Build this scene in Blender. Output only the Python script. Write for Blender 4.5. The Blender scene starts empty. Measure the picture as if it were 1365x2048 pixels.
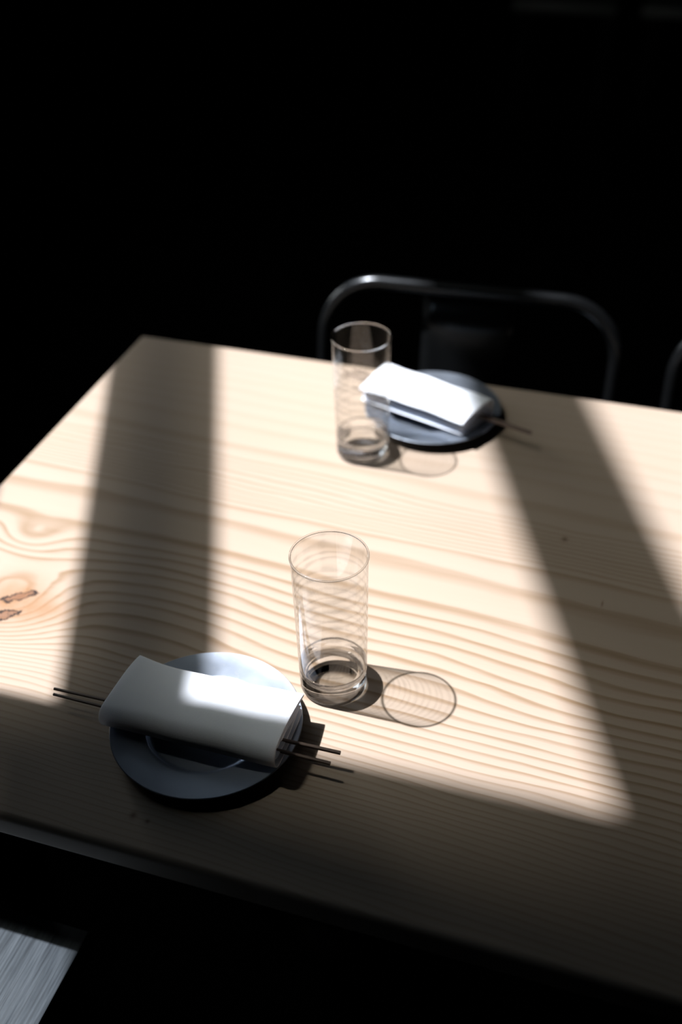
import bpy, bmesh, math, random
from mathutils import Vector, Matrix
random.seed(7)
S = bpy.context.scene
COL = S.collection
TZ = 0.75                                   # height of the table top above the floor

# ------------------------------------------------------------------ camera
cam_d = bpy.data.cameras.new('camera')
cam = bpy.data.objects.new('camera', cam_d); COL.objects.link(cam)
right = Vector((0.952086, 0.305079, -0.021420)); up = Vector((-0.169378, 0.584318, 0.793652)); fwd = Vector((-0.254643, 0.751997, -0.607995))
cam.matrix_world = Matrix((( right.x, up.x, -fwd.x, 0.0), (right.y, up.y, -fwd.y, 0.0), (right.z, up.z, -fwd.z, TZ + 0.6955), (0, 0, 0, 1)))
cam_d.sensor_fit = 'HORIZONTAL'; cam_d.sensor_width = 24.0
cam_d.lens = 2186.7 / 1365 * 24.0
cam_d.clip_start = 0.02
cam_d.dof.use_dof = True
cam_d.dof.focus_distance = 0.885
cam_d.dof.aperture_fstop = 2.6
S.camera = cam

# ------------------------------------------------------------------ world, sun, daylight, added fill
wd = bpy.data.worlds.new('world'); S.world = wd; wd.use_nodes = True
wd.node_tree.nodes['Background'].inputs[0].default_value = (0.5, 0.6, 0.75, 1)
wd.node_tree.nodes['Background'].inputs[1].default_value = 0.0

P0 = Vector((-1.2, 0.9, 0.0)); WV = Vector((-0.3872, 0.9220, 0)); NV = Vector((0.9220, 0.3872, 0))   # left wall: origin, along, into room
ROOM = Matrix(((WV.x, NV.x, 0, P0.x), (WV.y, NV.y, 0, P0.y), (0, 0, 1, 0), (0, 0, 0, 1)))            # local x along the left wall, y into the room (mirrored)
def sv(v): return (v - 0.9) * 1.0846                                                                  # wall coordinate of a depth v

TAN = math.tan(math.radians(62.4))
sun_dir = Vector((1.0, 0.045, -TAN)).normalized()
sun_d = bpy.data.lights.new('sun', 'SUN'); sun_d.energy = 11.8; sun_d.angle = math.radians(0.85); sun_d.color = (1.0, 0.955, 0.96)
sun = bpy.data.objects.new('sun', sun_d); COL.objects.link(sun)
sun.rotation_euler = sun_dir.to_track_quat('-Z', 'Y').to_euler()
sun.location = (-3, 0.9, 5)
sun_d.cycles.is_caustics_light = True

fill_sun_d = bpy.data.lights.new('soft_fill_sun', 'SUN'); fill_sun_d.energy = 1.65; fill_sun_d.angle = math.radians(6.5); fill_sun_d.color = (1.0, 0.94, 0.80)  # added second sun, wide and weak, to fill the shadow bands
fill_sun = bpy.data.objects.new('soft_fill_sun', fill_sun_d); COL.objects.link(fill_sun)
fill_sun.rotation_euler = sun.rotation_euler; fill_sun.location = (-3, 1.2, 5)

def area_lamp(name, s0, s1, z0, z1, power, color, yaw=0.0, n=0.03):
    d = bpy.data.lights.new(name, 'AREA'); d.shape = 'RECTANGLE'; d.size = s1 - s0; d.size_y = z1 - z0
    d.energy = power; d.color = color
    o = bpy.data.objects.new(name, d); COL.objects.link(o)
    c = P0 + WV * ((s0 + s1) / 2) + NV * n
    o.location = (c.x, c.y, (z0 + z1) / 2)
    dirv = (NV.copy()).normalized()
    dirv.rotate(Matrix.Rotation(yaw, 3, 'Z'))
    o.rotation_euler = dirv.to_track_quat('-Z', 'Z').to_euler()
    return o
area_lamp('window_daylight', sv(0.52), sv(1.22), 1.7, 2.6, 2.0, (0.78, 0.90, 1.0))
area_lamp('far_fill_low', sv(1.37), sv(1.75), 0.97, 1.3, 4.8, (1.0, 0.98, 0.93))  # added fill lamp for the shaded table, no known source
area_lamp('far_fill_high', sv(1.37), sv(2.05), 1.5, 2.35, 3.0, (0.85, 0.93, 1.0))  # added fill lamp for plate rim and napkin

S.view_settings.view_transform = 'Standard'; S.view_settings.look = 'None'
S.view_settings.exposure = 0.0; S.view_settings.gamma = 1.0; S.view_settings.use_curve_mapping = False
S.cycles.use_denoising = True
S.cycles.max_bounces = 12; S.cycles.transmission_bounces = 12; S.cycles.transparent_max_bounces = 12
S.cycles.caustics_reflective = False; S.cycles.caustics_refractive = True
S.cycles.sample_clamp_indirect = 4.0

# ------------------------------------------------------------------ helpers
def tag(o, label=None, cat=None, group=None, kind=None):
    if label: o['label'] = label
    if cat: o['category'] = cat
    if group: o['group'] = group
    if kind: o['kind'] = kind
    return o
def thing(name, loc, label, cat, group=None, rz=0.0):
    o = bpy.data.objects.new(name, None); COL.objects.link(o)
    o.empty_display_size = 0.05; o.location = loc; o.rotation_euler = (0, 0, rz)
    return tag(o, label, cat, group)
def obj(name, bm, m, parent=None, smooth=True, sharp=35):
    bmesh.ops.recalc_face_normals(bm, faces=bm.faces)
    me = bpy.data.meshes.new(name); bm.to_mesh(me); bm.free()
    if smooth:
        me.polygons.foreach_set('use_smooth', [True] * len(me.polygons))
        if sharp: me.set_sharp_from_angle(angle=math.radians(sharp))
    if m: me.materials.append(m)
    o = bpy.data.objects.new(name, me); COL.objects.link(o)
    if parent: o.parent = parent
    return o
def box(bm, x0, x1, y0, y1, z0, z1, mtx=None, bev=0.0, seg=3):
    r = bmesh.ops.create_cube(bm, size=1.0)
    vs = r['verts']
    for v in vs:
        v.co = Vector(((x0 + x1) / 2 + v.co.x * (x1 - x0), (y0 + y1) / 2 + v.co.y * (y1 - y0), (z0 + z1) / 2 + v.co.z * (z1 - z0)))
    if bev:
        es = list({e for v in vs for e in v.link_edges})
        r = bmesh.ops.bevel(bm, geom=es, offset=bev, segments=seg, profile=0.5, affect='EDGES')
        vs = list({v for f in r['faces'] for v in f.verts} | {v for v in vs if v.is_valid})
    if mtx is not None:
        for v in vs: v.co = mtx @ v.co
    return vs
def lathe(bm, prof, n=96, closed=True):
    """prof: (r, z) points; r == 0 gives a pole"""
    rings = []
    for r, z in prof:
        if r < 1e-7: rings.append([bm.verts.new((0, 0, z))])
        else: rings.append([bm.verts.new((r * math.cos(2 * math.pi * k / n), r * math.sin(2 * math.pi * k / n), z)) for k in range(n)])
    for a, b in zip(rings, rings[1:]):
        for k in range(n):
            k2 = (k + 1) % n
            if len(a) == 1 and len(b) == 1: continue
            if len(a) == 1: bm.faces.new((a[0], b[k], b[k2]))
            elif len(b) == 1: bm.faces.new((a[k], b[0], a[k2]))
            else: bm.faces.new((a[k], b[k], b[k2], a[k2]))
def tube(bm, pts, r, n=12, caps=True, square=False):
    pts = [Vector(p) for p in pts]
    rad = r if isinstance(r, (list, tuple)) else [r] * len(pts)
    rings = []; prev = None
    for i, p in enumerate(pts):
        t = (pts[min(i + 1, len(pts) - 1)] - pts[max(i - 1, 0)]).normalized()
        if prev is None:
            a = Vector((0, 0, 1)) if abs(t.z) < 0.9 else Vector((0, 1, 0))
            u = t.cross(a).normalized()
        else:
            u = (prev - t * prev.dot(t)).normalized()
        prev = u; w = t.cross(u)
        ring = []
        for k in range(n):
            a = 2 * math.pi * k / n
            cx, cy = math.cos(a), math.sin(a)
            if square:
                q = (abs(cx) ** 5 + abs(cy) ** 5) ** (-1 / 5); cx *= q; cy *= q
            ring.append(bm.verts.new(p + (u * cx + w * cy) * rad[i]))
        rings.append(ring)
    for a, b in zip(rings, rings[1:]):
        for k in range(n): bm.faces.new((a[k], a[(k + 1) % n], b[(k + 1) % n], b[k]))
    if caps:
        bm.faces.new(rings[0][::-1]); bm.faces.new(rings[-1])
def arc(cx, cy, r, a0, a1, n):
    return [(cx + r * math.cos(math.radians(a0 + (a1 - a0) * k / n)), cy + r * math.sin(math.radians(a0 + (a1 - a0) * k / n))) for k in range(n + 1)]

# ------------------------------------------------------------------ materials
class NT:
    def __init__(s, name):
        s.m = bpy.data.materials.new(name); s.m.use_nodes = True
        s.t = s.m.node_tree; s.b = s.t.nodes['Principled BSDF']
    def n(s, kind, **kw):
        q = s.t.nodes.new(kind)
        for k, v in kw.items():
            if k in ('op',): q.operation = v
            else: setattr(q, k, v)
        return q
    def l(s, a, b): s.t.links.new(a, b)
    def val(s, sock, v):
        if hasattr(v, 'is_output') or isinstance(v, bpy.types.NodeSocket): s.l(v, sock)
        else: sock.default_value = v
    def math(s, op, a, b=None, c=None, clamp=False):
        q = s.t.nodes.new('ShaderNodeMath'); q.operation = op; q.use_clamp = clamp
        s.val(q.inputs[0], a)
        if b is not None: s.val(q.inputs[1], b)
        if c is not None: s.val(q.inputs[2], c)
        return q.outputs[0]
    def noise(s, vec, scale, detail=2.0, rough=0.5, dist=0.0):
        q = s.t.nodes.new('ShaderNodeTexNoise'); q.inputs['Scale'].default_value = scale
        q.inputs['Detail'].default_value = detail; q.inputs['Roughness'].default_value = rough; q.inputs['Distortion'].default_value = dist
        s.l(vec, q.inputs['Vector']); return q.outputs['Fac']
    def mapv(s, vec, scale=(1, 1, 1), loc=(0, 0, 0)):
        q = s.t.nodes.new('ShaderNodeMapping'); q.inputs['Scale'].default_value = scale; q.inputs['Location'].default_value = loc
        s.l(vec, q.inputs['Vector']); return q.outputs[0]
    def ramp(s, fac, stops, interp='LINEAR'):
        q = s.t.nodes.new('ShaderNodeValToRGB'); s.l(fac, q.inputs[0]); q.color_ramp.interpolation = interp
        e = q.color_ramp.elements
        while len(e) < len(stops): e.new(0.5)
        for i, (p, c) in enumerate(stops):
            e[i].position = p; e[i].color = (c, c, c, 1) if not isinstance(c, tuple) else (*c, 1)
        return q.outputs[0]
    def mix(s, fac, a, b, mode='MIX'):
        q = s.t.nodes.new('ShaderNodeMix'); q.data_type = 'RGBA'; q.blend_type = mode
        s.val(q.inputs[0], fac)
        for sock, v in ((q.inputs[6], a), (q.inputs[7], b)):
            if isinstance(v, tuple): sock.default_value = (*v, 1)
            else: s.l(v, sock)
        return q.outputs[2]
    def curve(s, x, pts):
        q = s.t.nodes.new('ShaderNodeFloatCurve'); s.l(x, q.inputs[1])
        c = q.mapping.curves[0]
        c.points[0].location = pts[0]; c.points[1].location = pts[-1]
        for p in pts[1:-1]: c.points.new(*p)
        q.mapping.update(); return q.outputs[0]
    def bump(s, h, strength, dist=0.001):
        q = s.t.nodes.new('ShaderNodeBump'); q.inputs['Strength'].default_value = strength; q.inputs['Distance'].default_value = dist
        s.l(h, q.inputs['Height']); s.l(q.outputs[0], s.b.inputs['Normal'])
def simple(name, col, rough, metal=0.0, nscale=30, amt=0.15, spec=0.5):
    q = NT(name); tc = q.n('ShaderNodeTexCoord').outputs['Object']
    f = q.noise(tc, nscale, 4)
    c = q.mix(f, tuple(x * (1 - amt) for x in col), tuple(min(1, x * (1 + amt)) for x in col))
    q.l(c, q.b.inputs['Base Color'])
    q.b.inputs['Roughness'].default_value = rough; q.b.inputs['Metallic'].default_value = metal
    q.b.inputs['Specular IOR Level'].default_value = spec
    return q.m

def pine():
    q = NT('pine_wood')
    tc = q.n('ShaderNodeTexCoord').outputs['Object']
    sx = q.n('ShaderNodeSeparateXYZ'); q.l(tc, sx.inputs[0])
    u = q.math('ADD', sx.outputs[0], TABLE_X); v = q.math('ADD', sx.outputs[1], TABLE_Y)
    warp = q.noise(q.mapv(tc, (1.5, 7, 1)), 1.6, 2)
    warp2 = q.noise(q.mapv(tc, (4, 16, 1), (3, 1, 0)), 2.2, 2)
    # where the rings bend round the knots
    def gauss(cu, cv, ru, rv, amp):
        a = q.math('DIVIDE', q.math('SUBTRACT', u, cu), ru); b = q.math('DIVIDE', q.math('SUBTRACT', v, cv), rv)
        r2 = q.math('ADD', q.math('MULTIPLY', a, a), q.math('MULTIPLY', b, b))
        return q.math('MULTIPLY', q.math('EXPONENT', q.math('MULTIPLY', r2, -1.0)), amp)
    vv = q.math('ADD', v, q.math('MULTIPLY', q.math('SUBTRACT', warp, 0.5), 0.034))
    vv = q.math('ADD', vv, q.math('MULTIPLY', q.math('SUBTRACT', warp2, 0.5), 0.009))
    vv = q.math('ADD', vv, q.math('MULTIPLY', q.math('SUBTRACT', u, -0.2), 0.055))
    for g in ((-0.40, 0.70, 0.12, 0.07, -0.022), (-0.56, 0.635, 0.060, 0.050, 0.085), (-0.585, 0.735, 0.034, 0.022, 0.035), (-0.16, 0.67, 0.10, 0.05, -0.008), (0.02, 0.70, 0.10, 0.06, 0.012)):
        vv = q.math('ADD', vv, gauss(*g))
    # ring count against distance across the board: tight rings near the front, wide ones in the middle
    segs = [(0.30, 190), (0.52, 165), (0.575, 115), (0.63, 78), (0.73, 62), (0.755, 16), (0.825, 30), (0.84, 150), (0.90, 120), (0.92, 20), (1.0, 40), (1.10, 60), (1.30, 60)]
    pts = [(0.30, 0.0)]; acc = 0.0
    for (a, da), (b, db) in zip(segs, segs[1:]):
        for k in (0.5, 1.0):
            x0 = a + (b - a) * (k - 0.5); d0 = da + (db - da) * (k - 0.25)
            acc += d0 * (b - a) * 0.5; pts.append((x0 + (b - a) * 0.5, acc))
    tot = acc
    ph = q.math('MULTIPLY', q.curve(q.math('DIVIDE', q.math('SUBTRACT', vv, 0.30), 1.0), [(p[0] - 0.30, p[1] / tot) for p in pts]), tot)
    fr = q.math('FRACT', ph)
    line = q.ramp(fr, [(0.0, 0.10), (0.10, 0.0), (0.55, 0.12), (0.86, 1.0), (0.97, 0.75), (1.0, 0.10)])
    stren = q.curve(q.math('SUBTRACT', vv, 0.30), [(0.0, 0.30), (0.18, 0.45), (0.26, 0.75), (0.34, 1.0), (0.43, 1.0), (0.47, 0.8), (0.54, 0.75), (0.60, 0.6), (0.68, 0.22), (0.80, 0.12), (1.0, 0.1)])
    vary = q.noise(q.mapv(tc, (3, 60, 1)), 2.0, 2)
    line = q.math('MULTIPLY', q.math('MULTIPLY', line, stren), q.math('MULTIPLY_ADD', vary, 1.0, 0.35), clamp=True)
    fib = q.noise(q.mapv(tc, (6, 420, 6)), 2.0, 4, 0.7)
    col = q.mix(fib, (0.290, 0.242, 0.203), (0.327, 0.281, 0.236))
    blotch = q.noise(q.mapv(tc, (2.5, 9, 1), (1, 2, 0)), 1.5, 2)
    col = q.mix(q.math('MULTIPLY', blotch, 0.35), col, (0.30, 0.238, 0.17))
    col = q.mix(q.math('MULTIPLY', line, 0.82), col, (0.163, 0.103, 0.052))
    # resin-stained halo and the two dark knots
    halo = q.math('ADD', gauss(-0.550, 0.640, 0.038, 0.032, 0.95), gauss(-0.515, 0.640, 0.035, 0.014, 0.45), clamp=True)
    halo = q.math('MULTIPLY', halo, q.math('MULTIPLY_ADD', q.noise(tc, 45, 3), 1.2, 0.2), clamp=True)
    col = q.mix(halo, col, (0.235, 0.125, 0.060))
    kn = q.noise(q.mapv(tc, (1, 1, 1)), 170, 4, 0.6)
    for cu, cv, ru, rv in ((-0.5495, 0.6460, 0.0100, 0.0125), (-0.5500, 0.6180, 0.0095, 0.0130)):
        a = q.math('DIVIDE', q.math('SUBTRACT', q.math('ADD', u, q.math('MULTIPLY', q.math('SUBTRACT', v, cv), -0.9)), cu), ru); b = q.math('DIVIDE', q.math('SUBTRACT', v, cv), rv)
        rr = q.math('ADD', q.math('SQRT', q.math('ADD', q.math('MULTIPLY', a, a), q.math('MULTIPLY', b, b))), q.math('MULTIPLY', q.math('SUBTRACT', kn, 0.5), 1.9))
        col = q.mix(q.ramp(rr, [(0.0, 0.8), (0.60, 0.75), (0.80, 1.0), (0.98, 0.8), (1.0, 0.0)]), col, (0.135, 0.06, 0.03))
        col = q.mix(q.ramp(rr, [(0.60, 0.0), (0.74, 1.0), (0.92, 1.0), (1.0, 0.0)]), col, (0.010, 0.005, 0.004))
    # two small nicks
    for cu, cv, ru, rv in ((-0.328, 0.449, 0.003, 0.0035), (-0.061, 0.880, 0.003, 0.0035), (-0.013, 0.794, 0.0007, 0.004), (-0.315, 0.447, 0.002, 0.002)):
        col = q.mix(gauss(cu, cv, ru, rv, 0.85), col, (0.10, 0.055, 0.03))
    q.l(col, q.b.inputs['Base Color'])
    q.b.inputs['Roughness'].default_value = 0.55; q.b.inputs['Specular IOR Level'].default_value = 0.25
    q.bump(q.math('ADD', q.math('MULTIPLY', line, -0.6), q.math('MULTIPLY', fib, 0.3)), 0.25, 0.0006)
    return q.m

def glass():
    q = NT('clear_glass')
    q.b.inputs['Base Color'].default_value = (1, 1, 1, 1); q.b.inputs['Roughness'].default_value = 0.0
    q.b.inputs['Transmission Weight'].default_value = 1.0; q.b.inputs['IOR'].default_value = 1.5
    return q.m
def foot_glass(name, share, critical=False):
    """thick moulded glass; critical: light within about 45 degrees of the face leaves it, the rest is totally reflected"""
    q = NT(name); out = q.t.nodes['Material Output']
    q.b.inputs['Roughness'].default_value = 0.0; q.b.inputs['Transmission Weight'].default_value = 1.0; q.b.inputs['IOR'].default_value = 1.5
    q.b.inputs['Base Color'].default_value = (1, 1, 1, 1)
    tr = q.n('ShaderNodeBsdfTransparent'); mx = q.n('ShaderNodeMixShader'); mx.inputs[0].default_value = share
    if critical:
        lw = q.n('ShaderNodeLayerWeight'); lw.inputs['Blend'].default_value = 0.5
        q.l(q.ramp(lw.outputs['Facing'], [(0.30, share), (0.36, 0.0)]), mx.inputs[0])
    q.l(q.b.outputs[0], mx.inputs[1]); q.l(tr.outputs[0], mx.inputs[2]); q.l(mx.outputs[0], out.inputs['Surface'])
    return q.m
def thin_glass():
    """a glass wall about a millimetre thick: light goes straight through except for reflection and a ringed tint imitating caustics"""
    q = NT('thin_glass_wall'); out = q.t.nodes['Material Output']
    tc = q.n('ShaderNodeTexCoord').outputs['Object']
    sx = q.n('ShaderNodeSeparateXYZ'); q.l(tc, sx.inputs[0]); zz = sx.outputs[2]
    lw = q.n('ShaderNodeLayerWeight'); lw.inputs['Blend'].default_value = 0.5
    f2 = q.math('MULTIPLY_ADD', q.math('POWER', lw.outputs['Facing'], 5.0), 0.93, 0.07, clamp=True)     # two faces of a pane
    rings = q.math('MULTIPLY_ADD', q.math('SINE', q.math('ADD', q.math('MULTIPLY', q.noise(q.mapv(tc, (8, 8, 30)), 1.5, 3), 16.0), q.math('MULTIPLY', zz, 640.0))), 0.22, 0.52); streak = q.noise(q.mapv(tc, (70, 70, 8)), 1.6, 2)
    k = q.ramp(q.math('MULTIPLY_ADD', streak, 0.35, q.math('MULTIPLY', rings, 0.65)), [(0.33, 0.80), (0.45, 0.92), (0.60, 0.99)])  # tint rings painted in to imitate caustic rings in the glass shadow
    tr = q.n('ShaderNodeBsdfTransparent'); q.l(q.mix(1.0, k, (0.965, 0.962, 0.95), 'MULTIPLY'), tr.inputs[0])
    gl = q.n('ShaderNodeBsdfGlossy'); gl.inputs['Roughness'].default_value = 0.02
    mx = q.n('ShaderNodeMixShader'); q.l(f2, mx.inputs[0]); q.l(tr.outputs[0], mx.inputs[1]); q.l(gl.outputs[0], mx.inputs[2])
    q.l(mx.outputs[0], out.inputs['Surface'])
    return q.m
def plate_metal():
    q = NT('blackened_metal'); tc = q.n('ShaderNodeTexCoord').outputs['Object']
    a = q.noise(tc, 9, 5, 0.6); b = q.noise(tc, 160, 3)
    c = q.mix(a, (0.24, 0.29, 0.37), (0.40, 0.475, 0.58)); c = q.mix(q.ramp(b, [(0.62, 0.0), (0.75, 0.5)]), c, (0.4, 0.43, 0.47))
    q.l(c, q.b.inputs['Base Color']); q.b.inputs['Metallic'].default_value = 0.9
    q.l(q.ramp(a, [(0.3, 0.30), (0.7, 0.42)]), q.b.inputs['Roughness'])
    q.bump(b, 0.05, 0.0003)
    return q.m
def linen():
    q = NT('white_cotton'); tc = q.n('ShaderNodeTexCoord').outputs['Object']
    w1 = q.n('ShaderNodeTexWave', wave_type='BANDS', bands_direction='X'); w1.inputs['Scale'].default_value = 420; q.l(tc, w1.inputs[0])
    w2 = q.n('ShaderNodeTexWave', wave_type='BANDS', bands_direction='Y'); w2.inputs['Scale'].default_value = 420; q.l(tc, w2.inputs[0])
    h = q.math('ADD', w1.outputs['Fac'], w2.outputs['Fac'])
    f = q.noise(tc, 60, 3)
    q.l(q.mix(f, (0.72, 0.82, 0.985), (0.76, 0.86, 0.99)), q.b.inputs['Base Color'])
    q.b.inputs['Roughness'].default_value = 0.95; q.b.inputs['Specular IOR Level'].default_value = 0.1
    q.b.inputs['Subsurface Weight'].default_value = 0.35; q.b.inputs['Subsurface Radius'].default_value = (1.0, 1.0, 1.15); q.b.inputs['Subsurface Scale'].default_value = 0.012
    q.bump(h, 0.12, 0.0002)
    return q.m
def grey_wood():
    q = NT('grey_stained_wood'); tc = q.n('ShaderNodeTexCoord').outputs['Object']
    a = q.noise(q.mapv(tc, (120, 7, 5)), 1.6, 5, 0.7); b = q.noise(q.mapv(tc, (260, 5, 5)), 1.8, 3)
    c = q.mix(q.ramp(a, [(0.3, 0.0), (0.7, 1.0)]), (0.014, 0.019, 0.025), (0.045, 0.057, 0.070))
    c = q.mix(q.ramp(b, [(0.35, 0.6), (0.55, 0.0)]), c, (0.006, 0.008, 0.011))
    q.l(c, q.b.inputs['Base Color']); q.b.inputs['Roughness'].default_value = 0.46; q.l(q.ramp(a, [(0.3, 0.42), (0.7, 1.0)]), q.b.inputs['Specular IOR Level'])
    q.b.inputs['Specular Tint'].default_value = (0.78, 0.9, 1.0, 1)
    return q.m

TABLE_X, TABLE_Y = 0.45, 0.79
M_PINE = pine(); M_GLASS = glass(); M_THIN = thin_glass(); M_FLANK = foot_glass('moulded_glass', 0.18); M_UNDER = foot_glass('moulded_glass_underside', 0.92, True); M_PLATE = plate_metal(); M_LINEN = linen(); M_GREY = grey_wood()
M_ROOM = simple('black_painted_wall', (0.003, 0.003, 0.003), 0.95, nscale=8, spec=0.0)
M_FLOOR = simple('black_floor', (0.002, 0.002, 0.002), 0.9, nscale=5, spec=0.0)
M_STEEL = simple('black_steel', (0.003, 0.003, 0.003), 0.7, 0.0, 40, spec=0.03)
M_CHAIR = simple('gunmetal_steel', (0.036, 0.041, 0.046), 0.24, 0.9, 60)
M_STICK = simple('dark_wood_chopstick', (0.13, 0.095, 0.08), 0.42, 0.0, 200)
M_BLOCK = simple('pale_block_pane', (0.6, 0.62, 0.65), 0.8, nscale=50)  # for the added pane that stops the sun
M_DARKWOOD = simple('dark_stained_wood', (0.03, 0.033, 0.028), 0.5, nscale=20)

# ------------------------------------------------------------------ the room
R0, R1, RN, RZ = -2.9, 5.2, 5.0, 4.2
def struct(name, boxes, m=M_ROOM, parent=None):
    bm = bmesh.new()
    for b in boxes: box(bm, *b, mtx=ROOM)
    o = obj(name, bm, m, parent, smooth=False)
    if not parent: o['kind'] = 'structure'
    return o
WT = 0.03
bay1 = (sv(0.506), sv(1.305)); bay2 = (sv(-0.25), sv(0.44)); bay3 = (sv(1.345), sv(2.05))
Z_OP0, Z_OP1 = 0.95, 3.95
SILL = TZ + 0.90; BAY2_TOP = TZ + 1.02  # sill keeps sun off the floor, second bay's top limits it to the stool
struct('floor', [(R0, R1, -WT, RN, -0.1, 0.0)], M_FLOOR)
struct('ceiling', [(R0, R1, -WT, RN, RZ, RZ + 0.1)])
struct('wall_left', [(R0, R1, -WT, 0, 0, Z_OP0), (R0, R1, -WT, 0, Z_OP1, RZ), (R0, bay2[0], -WT, 0, Z_OP0, Z_OP1), (bay2[0], bay2[1], -WT, 0, BAY2_TOP, Z_OP1), (bay1[0], bay1[1], -WT, 0, Z_OP0, SILL), (bay2[1], bay1[0], -WT, 0, Z_OP0, Z_OP1),
                     (bay1[1], bay3[0], -WT, 0, Z_OP0, Z_OP1), (bay3[1], R1, -WT, 0, Z_OP0, Z_OP1), (bay3[0], bay3[1], -WT, 0, 2.4, Z_OP1)])
struct('wall_back', [(R1, R1 + 0.1, -WT, RN, 0, RZ)])
struct('wall_right', [(R0, R1, RN, RN + 0.1, 0, RZ)])
struct('wall_front', [(R0 - 0.1, R0, -WT, RN, 0, RZ)])
def window(name, bay, bars, Z_OP1=Z_OP1, Z_OP0=Z_OP0):
    a, b = bay; f = 0.004
    w = struct(name, [(a, a + f, -WT, 0.004, Z_OP0, Z_OP1), (b - f, b, -WT, 0.004, Z_OP0, Z_OP1), (a, b, -WT, 0.004, Z_OP0, Z_OP0 + 0.02), (a, b, -WT, 0.004, Z_OP1 - 0.02, Z_OP1)], M_STEEL)
    for z0, z1 in bars: struct('transom', [(a, b, -0.012, 0.004, z0, z1)], M_STEEL, w)
    return w
window('window_1', bay1, [(TZ + 1.154, TZ + 1.406), (TZ + 2.055, TZ + 2.308)], Z_OP1, SILL)
window('stool_sun_opening', bay2, [], BAY2_TOP)  # unseen opening, shaped so the sun reaches only the stool
w3 = struct('fill_bay_frame', [(bay3[0], bay3[0] + 0.03, -WT, 0.006, Z_OP0, 2.4), (bay3[1] - 0.03, bay3[1], -WT, 0.006, Z_OP0, 2.4)], M_STEEL)  # unseen bay, added to carry the far fill lamps
struct('sun_block_pane', [(bay3[0] + 0.03, bay3[1] - 0.03, -0.02, -0.012, Z_OP0, 2.4)], M_BLOCK, w3)  # unseen pane, added to stop the sun in this bay

# ------------------------------------------------------------------ the pine table
def make_table(loc, x0, x1, y0, y1, top_z, mt, ml, label, group=None, th=0.026, bev=0.006):
    t = thing('dining_table', loc, label, 'table', group)
    bm = bmesh.new(); box(bm, x0, x1, y0, y1, top_z - th, top_z, bev=bev, seg=5)
    top = obj('tabletop', bm, mt, t)
    for sx in (0, 1):
        for sy in (0, 1):
            bm = bmesh.new()
            cx = x0 + 0.10 if sx == 0 else x1 - 0.12
            cy = y0 + 0.12 if sy == 0 else y1 - 0.12
            box(bm, cx - 0.03, cx + 0.03, cy - 0.03, cy + 0.03, 0.0, top_z - th + 0.0005, bev=0.003)
            obj('leg', bm, ml, t)
    return t, top
table, tabletop = make_table((TABLE_X, TABLE_Y, 0), -0.667 - TABLE_X, 1.55 - TABLE_X, 0.418 - TABLE_Y, 1.158 - TABLE_Y, TZ, M_PINE, M_STEEL,
    'long pale pine dining table with bold grain and dark knots, standing in bands of sunlight')
table['label'] = 'long pale pine dining table with bold grain and knots, crossed by sunlight and shadow'
# light through the tumblers falls on the table
tabletop.cycles.is_caustics_receiver = True

# ------------------------------------------------------------------ tumblers
def make_glass(loc, label):
    ro, rt, H, base, lip = 0.0288, 0.0312, 0.145, 0.0165, 0.027
    def outer(z): return ro + (rt - ro) * (z / H)
    t = thing('drinking_glass', loc, label, 'glass', 'tumblers on the table')
    # solid foot, its inner cup thinning out into the wall
    prof = [(0, 0.0022), (0.010, 0.0020), (0.018, 0.0012), (0.022, 0.0002), (0.0240, 0.0)]
    prof += [(outer(0.004) - 0.0040 + 0.0040 * math.sin(math.radians(a)), 0.0040 - 0.0040 * math.cos(math.radians(a))) for a in range(15, 91, 15)]
    prof += [(outer(z), z) for z in [0.004 + (lip - 0.004) * k / 8 for k in range(1, 9)]]
    th = lambda z: 0.0002 + 0.0052 * max(0.0, (lip - z) / (lip - base)) ** 2.2
    prof += [(outer(z) - th(z) - 0.0001, z) for z in [lip - (lip - base - 0.0045) * k / 10 for k in range(0, 11)]]
    z1 = base + 0.0045; r1 = outer(z1) - th(z1) - 0.0001; cr = 0.0060
    prof += [(r1 - cr + cr * math.cos(math.radians(a)), z1 - 0.0045 * math.sin(math.radians(a))) for a in range(15, 91, 15)]
    prof += [(0.012, base - 0.0003), (0.006, base - 0.0006), (0, base - 0.0007)]
    bm = bmesh.new(); lathe(bm, prof, 128)
    # the flat floor and the flat underside act as a plane pane, the curved flanks refract
    for f in bm.faces:
        rf = max(math.hypot(v.co.x, v.co.y) for v in f.verts); zf = f.calc_center_median().z
        if rf < 0.0225 and base - 0.002 < zf < base + 0.0012: f.material_index = 1
        elif rf < 0.0245 and zf < 0.003: f.material_index = 2
    o = obj('foot', bm, M_FLANK, t, sharp=None); o.data.materials.append(M_THIN); o.data.materials.append(M_UNDER); o.cycles.is_caustics_caster = True
    # thin straight wall and fire-polished rim
    bm = bmesh.new()
    lathe(bm, [(outer(z), z) for z in [lip + (H - 0.0008 - lip) * k / 12 for k in range(13)]], 128)
    obj('wall', bm, M_THIN, t, sharp=None)
    bm = bmesh.new(); w = 0.00085
    lathe(bm, [(rt + w * math.cos(math.radians(a)), H - w + w * math.sin(math.radians(a))) for a in range(0, 361, 30)], 128)
    bmesh.ops.remove_doubles(bm, verts=bm.verts, dist=1e-6)
    o = obj('rim', bm, M_GLASS, t, sharp=None); o.cycles.is_caustics_caster = True
    return t
make_glass((-0.2227, 0.6255, TZ + 0.0001), 'clear straight-sided drinking glass nearest the camera, just right of the near dark plate')
make_glass((-0.3022, 0.9742, TZ + 0.0001), 'clear straight-sided drinking glass farther away, overlapping the far folded napkin')

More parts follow.
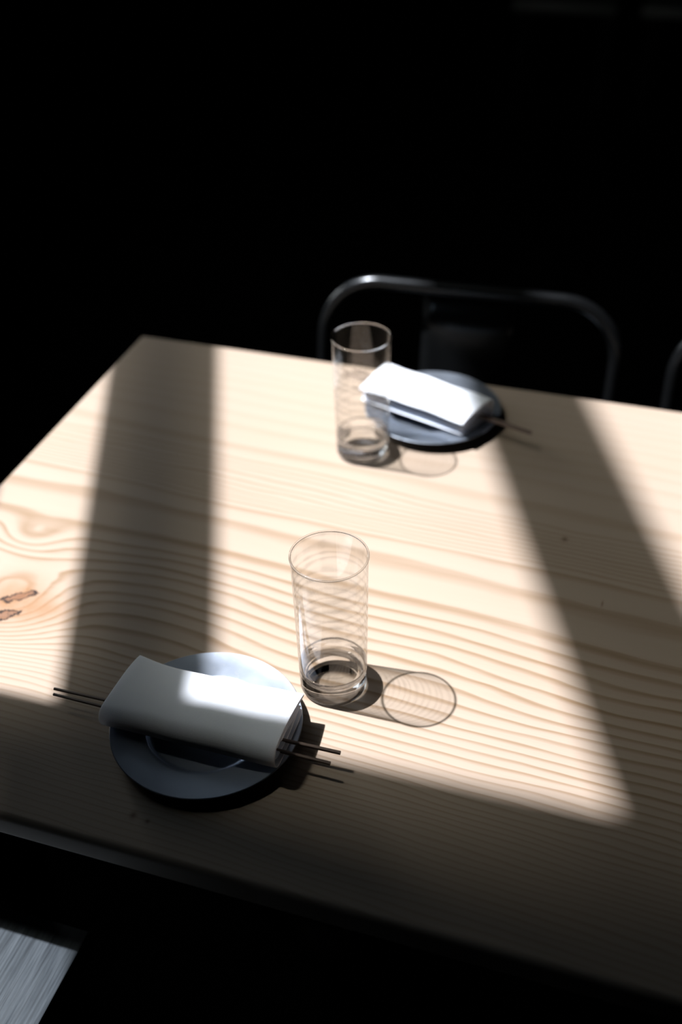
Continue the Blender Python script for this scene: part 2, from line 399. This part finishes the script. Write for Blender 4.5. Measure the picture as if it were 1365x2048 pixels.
# ------------------------------------------------------------------ plates
def make_plate(loc, label):
    bm = bmesh.new(); R = 0.0796
    prof = [(0, 0.0042), (0.044, 0.0042), (0.0465, 0.0046), (0.0485, 0.0062), (0.0500, 0.0094), (0.0512, 0.0104), (0.054, 0.0108), (0.066, 0.0118), (0.0780, 0.0132),
            (0.0790, 0.0134), (R, 0.0129), (0.0792, 0.0119), (0.0780, 0.0114), (0.066, 0.0100), (0.055, 0.0085), (0.050, 0.0060), (0.047, 0.0012), (0.045, 0.0), (0.042, 0.0), (0.041, 0.0018), (0, 0.0020)]
    lathe(bm, prof, 128)
    o = obj('plate', bm, M_PLATE, None, sharp=50); o.location = loc
    return tag(o, label, 'plate', 'dark plates on the table')
PL1 = Vector((-0.3061, 0.5436, TZ)); PL2 = Vector((-0.2450, 1.0690, TZ))
make_plate(PL1, 'round blackened metal plate nearest the camera, under the napkin left of the near glass')
make_plate(PL2, 'round blackened metal plate at the far edge of the table, behind the far glass')

# ------------------------------------------------------------------ folded napkins: cloth folded over and over, local x along the roll
def make_napkin(loc, rz, label, seed, flare=1.0):
    rnd = random.Random(seed)
    # closed-up spiral in (y, z): y negative = the rounded fold, y positive = the pressed edge
    P = [(0.034, 0.0158), (0.012, 0.0148), (-0.008, 0.0142), (-0.024, 0.0140)]
    P += [(-0.0245 + 0.0108 * math.cos(math.radians(a)), 0.0258 + 0.0118 * math.sin(math.radians(a))) for a in range(-110, -271, -20)]
    P += [(-0.012, 0.0379), (0.004, 0.0371), (0.020, 0.0353), (0.0335, 0.0324), (0.0352, 0.0315), (0.0340, 0.0305), (0.020, 0.0327), (0.004, 0.0346), (-0.012, 0.0354), (-0.022, 0.0350)]
    P += [(-0.0235 + 0.0068 * math.cos(math.radians(a)), 0.0265 + 0.0068 * math.sin(math.radians(a))) for a in range(100, 251, 30)]
    P += [(-0.016, 0.0188), (-0.002, 0.0186), (0.014, 0.0192), (0.028, 0.0212), (0.0315, 0.0195), (0.0305, 0.0240), (0.018, 0.0236), (0.006, 0.0252), (-0.006, 0.0262), (-0.014, 0.0270), (-0.0150, 0.0282), (-0.0135, 0.0292), (0.004, 0.0298), (0.018, 0.0300), (0.030, 0.0305)]
    L = 0.152; NX = 26
    bm = bmesh.new(); rows = []
    for i in range(NX + 1):
        t = i / NX; x = (t - 0.5) * L; row = []
        for k, (y, z) in enumerate(P):
            outer = 1.0 if k < 24 else 0.45
            f = max(0.0, 1 - t / 0.35) ** 2 * flare
            zz = z; yy = y
            top = max(0.0, (z - 0.014) / 0.023)
            zz += top * (0.0030 * f * max(0, (y + 0.01) / 0.045) + 0.0030 * flare * (t - 0.5) + 0.0010 * flare * math.sin(t * 3.1))
            yy += 0.004 * f * (y > 0.0) * top
            # sag between the rims of the plate and small creases
            zz += top * 0.0007 * math.sin(x * 95 + y * 60 + seed)
            if z < 0.0165: zz += 0.0004
            if y > 0.0 : yy -= 0.0035 * math.sin(math.pi * t) * top
            inset = 0.0 if outer == 1.0 else 0.0015 + 0.0015 * ((k * 7) % 5) / 5
            sk = -0.010 * (y + 0.03) / 0.065 * (1 - t) * 0.0 + 0.002 * (y / 0.035) * (1 - t)
            xx = x * (1 - inset / (L / 2)) + sk
            row.append(bm.verts.new((xx, yy * (1.0 - 0.04 * (1 - t)), zz)))
        rows.append(row)
    for a, b in zip(rows, rows[1:]):
        for k in range(len(P) - 1): bm.faces.new((a[k], a[k + 1], b[k + 1], b[k]))
    o = obj('folded_napkin', bm, M_LINEN, None, sharp=None)
    so = o.modifiers.new('thickness', 'SOLIDIFY'); so.thickness = 0.0011; so.offset = 0
    su = o.modifiers.new('smooth', 'SUBSURF'); su.levels = 2; su.render_levels = 2
    o.location = loc; o.rotation_euler = (0, 0, rz); o.scale = (0.94, 0.94, 1.0) if flare < 1 else (1, 1, 1)
    return tag(o, label, 'napkin', 'folded napkins on plates')
NA1 = Vector((-0.3075, 0.5430, TZ)); NA2 = Vector((-0.2525, 1.0620, TZ)); RZ2 = math.pi - math.radians(18)
make_napkin(NA1, 0.0, 'white cloth napkin folded around chopsticks on the near plate, half in sunlight', 1)
make_napkin(NA2, RZ2, 'bright white folded cloth napkin on the far plate, seen through the far glass', 2, 0.3)

# ------------------------------------------------------------------ chopsticks
def make_sticks(base, rz, pairs, labels):
    for (a, b), lab in zip(pairs, labels):
        A, B = Vector(a), Vector(b); c = (A + B) / 2
        bm = bmesh.new()
        n = 8; pts = [(A + (B - A) * k / n) - c for k in range(n + 1)]
        tube(bm, pts, [0.0010 + (0.00135 - 0.0010) * k / n for k in range(n + 1)], 16, square=True)
        o = obj('chopstick', bm, M_STICK, None, sharp=60)
        rot = Matrix.Rotation(rz, 3, 'Z'); o.location = base + rot @ c; o.rotation_euler = (0, 0, rz)
        tag(o, lab, 'chopstick', 'chopsticks in the napkins')
pairs = [((-0.1335, -0.0095, 0.0205), (0.1195, -0.0050, 0.0195)), ((-0.1315, -0.0145, 0.0195), (0.1150, -0.0170, 0.0190))]
make_sticks(NA1, 0.0, pairs, ['dark slim chopstick in the near napkin, its tip reaching farthest right, upper of the pair',
                              'dark slim chopstick in the near napkin, lower of the pair with the shorter right tip'])
make_sticks(NA2, RZ2, pairs, ['dark chopstick through the far napkin, nearer to the camera of the pair',
                              'dark chopstick through the far napkin, farther from the camera of the pair'])

# ------------------------------------------------------------------ steel chairs on the far side
def make_chair(loc, rz, label):
    """local: seat in front (-y), back at +y, origin on the floor under the backrest"""
    t = thing('metal_chair', loc, label, 'chair', 'steel chairs along the far side', rz)
    W, Ht, Rr, rr = 0.196, TZ + 0.053, 0.075, 0.0095
    lean = lambda z: 0.20 * (z - 0.45) if z > 0.45 else 0.30 * (0.45 - z) * 0.35
    pts = []
    for z in (0.44, 0.52, 0.60, 0.68): pts.append((-W, z))
    pts += [(x, z) for x, z in arc(-W + Rr, Ht - Rr, Rr, 180, 90, 10)]
    pts += [(x, Ht) for x in (-0.07, 0.0, 0.07)]
    pts += [(x, z) for x, z in arc(W - Rr, Ht - Rr, Rr, 90, 0, 10)]
    for z in (0.68, 0.60, 0.52, 0.44): pts.append((W, z))
    bm = bmesh.new(); tube(bm, [(x, lean(z), z) for x, z in pts], rr, 14); obj('back_frame', bm, M_CHAIR, t)
    # broad central splat, gently curved, slightly pressed rib
    bm = bmesh.new(); rows = []
    for j in range(9):
        z = 0.455 + (Ht - 0.012 - 0.455) * j / 8; row = []
        for i in range(9):
            s = (i / 8 - 0.5) * 2; x = s * 0.062
            row.append(bm.verts.new((x, lean(z) - 0.010 * (1 - s * s) * math.sin(math.pi * j / 8) + 0.003, z)))
        rows.append(row)
    for a, b in zip(rows, rows[1:]):
        for k in range(8): bm.faces.new((a[k], a[k + 1], b[k + 1], b[k]))
    sp = obj('splat', bm, M_CHAIR, t); so = sp.modifiers.new('thickness', 'SOLIDIFY'); so.thickness = 0.003
    bm = bmesh.new(); box(bm, -0.185, 0.185, -0.37, 0.0, 0.425, 0.452, bev=0.012, seg=4); obj('seat', bm, M_CHAIR, t)
    for sx in (-1, 1):
        bm = bmesh.new(); tube(bm, [(sx * 0.165, -0.345, 0.43), (sx * 0.185, -0.375, 0.0)], [0.017, 0.012], 12); obj('leg', bm, M_CHAIR, t)
        bm = bmesh.new(); tube(bm, [(sx * 0.188, -0.010, 0.44), (sx * 0.195, 0.050, 0.0)], [0.017, 0.012], 12); obj('leg', bm, M_CHAIR, t)
    return t
chair_x, chair_y = -0.2475, 1.222
make_chair((chair_x, chair_y, 0), math.radians(2.5), 'dark metal chair with rounded tube back, pushed in behind the far plate')
make_chair((chair_x + 0.465, chair_y + 0.01, 0), math.radians(2.5), 'dark metal chair at the right edge, only its curved back rail showing')

# ------------------------------------------------------------------ stools
def make_stool(loc, sz, x0, x1, y0, y1, mseat, label, group=None):
    t = thing('stool', loc, label, 'stool', group)
    bm = bmesh.new(); box(bm, x0, x1, y0, y1, sz - 0.03, sz, bev=0.0015, seg=2); obj('seat', bm, mseat, t)
    for sx in (-1, 1):
        for sy in (-1, 1):
            bm = bmesh.new(); box(bm, sx * 0.16 - 0.016, sx * 0.16 + 0.016, sy * 0.155 - 0.016, sy * 0.155 + 0.016, 0, sz - 0.0295, bev=0.002); obj('leg', bm, M_STEEL, t)
    for sx in (-1, 1):
        bm = bmesh.new(); box(bm, sx * 0.16 - 0.009, sx * 0.16 + 0.009, -0.14, 0.14, 0.16, 0.185, bev=0.002); obj('stretcher', bm, M_STEEL, t)
    return t
make_stool((-0.60, 0.27, 0), TZ - 0.182, -0.19, 0.2045, -0.19, 0.1725, M_GREY, 'grey streaky wooden stool beside the near table edge, bottom left corner')
make_stool((-0.566, 4.62, 0), 0.45, -0.195, 0.195, -0.19, 0.19, M_DARKWOOD, 'dim stool far back in the dark, left one of two at the top edge')
make_stool((-0.085, 4.62, 0), 0.45, -0.195, 0.195, -0.19, 0.19, M_DARKWOOD, 'dim stool far back in the dark, cut off at the top right corner')
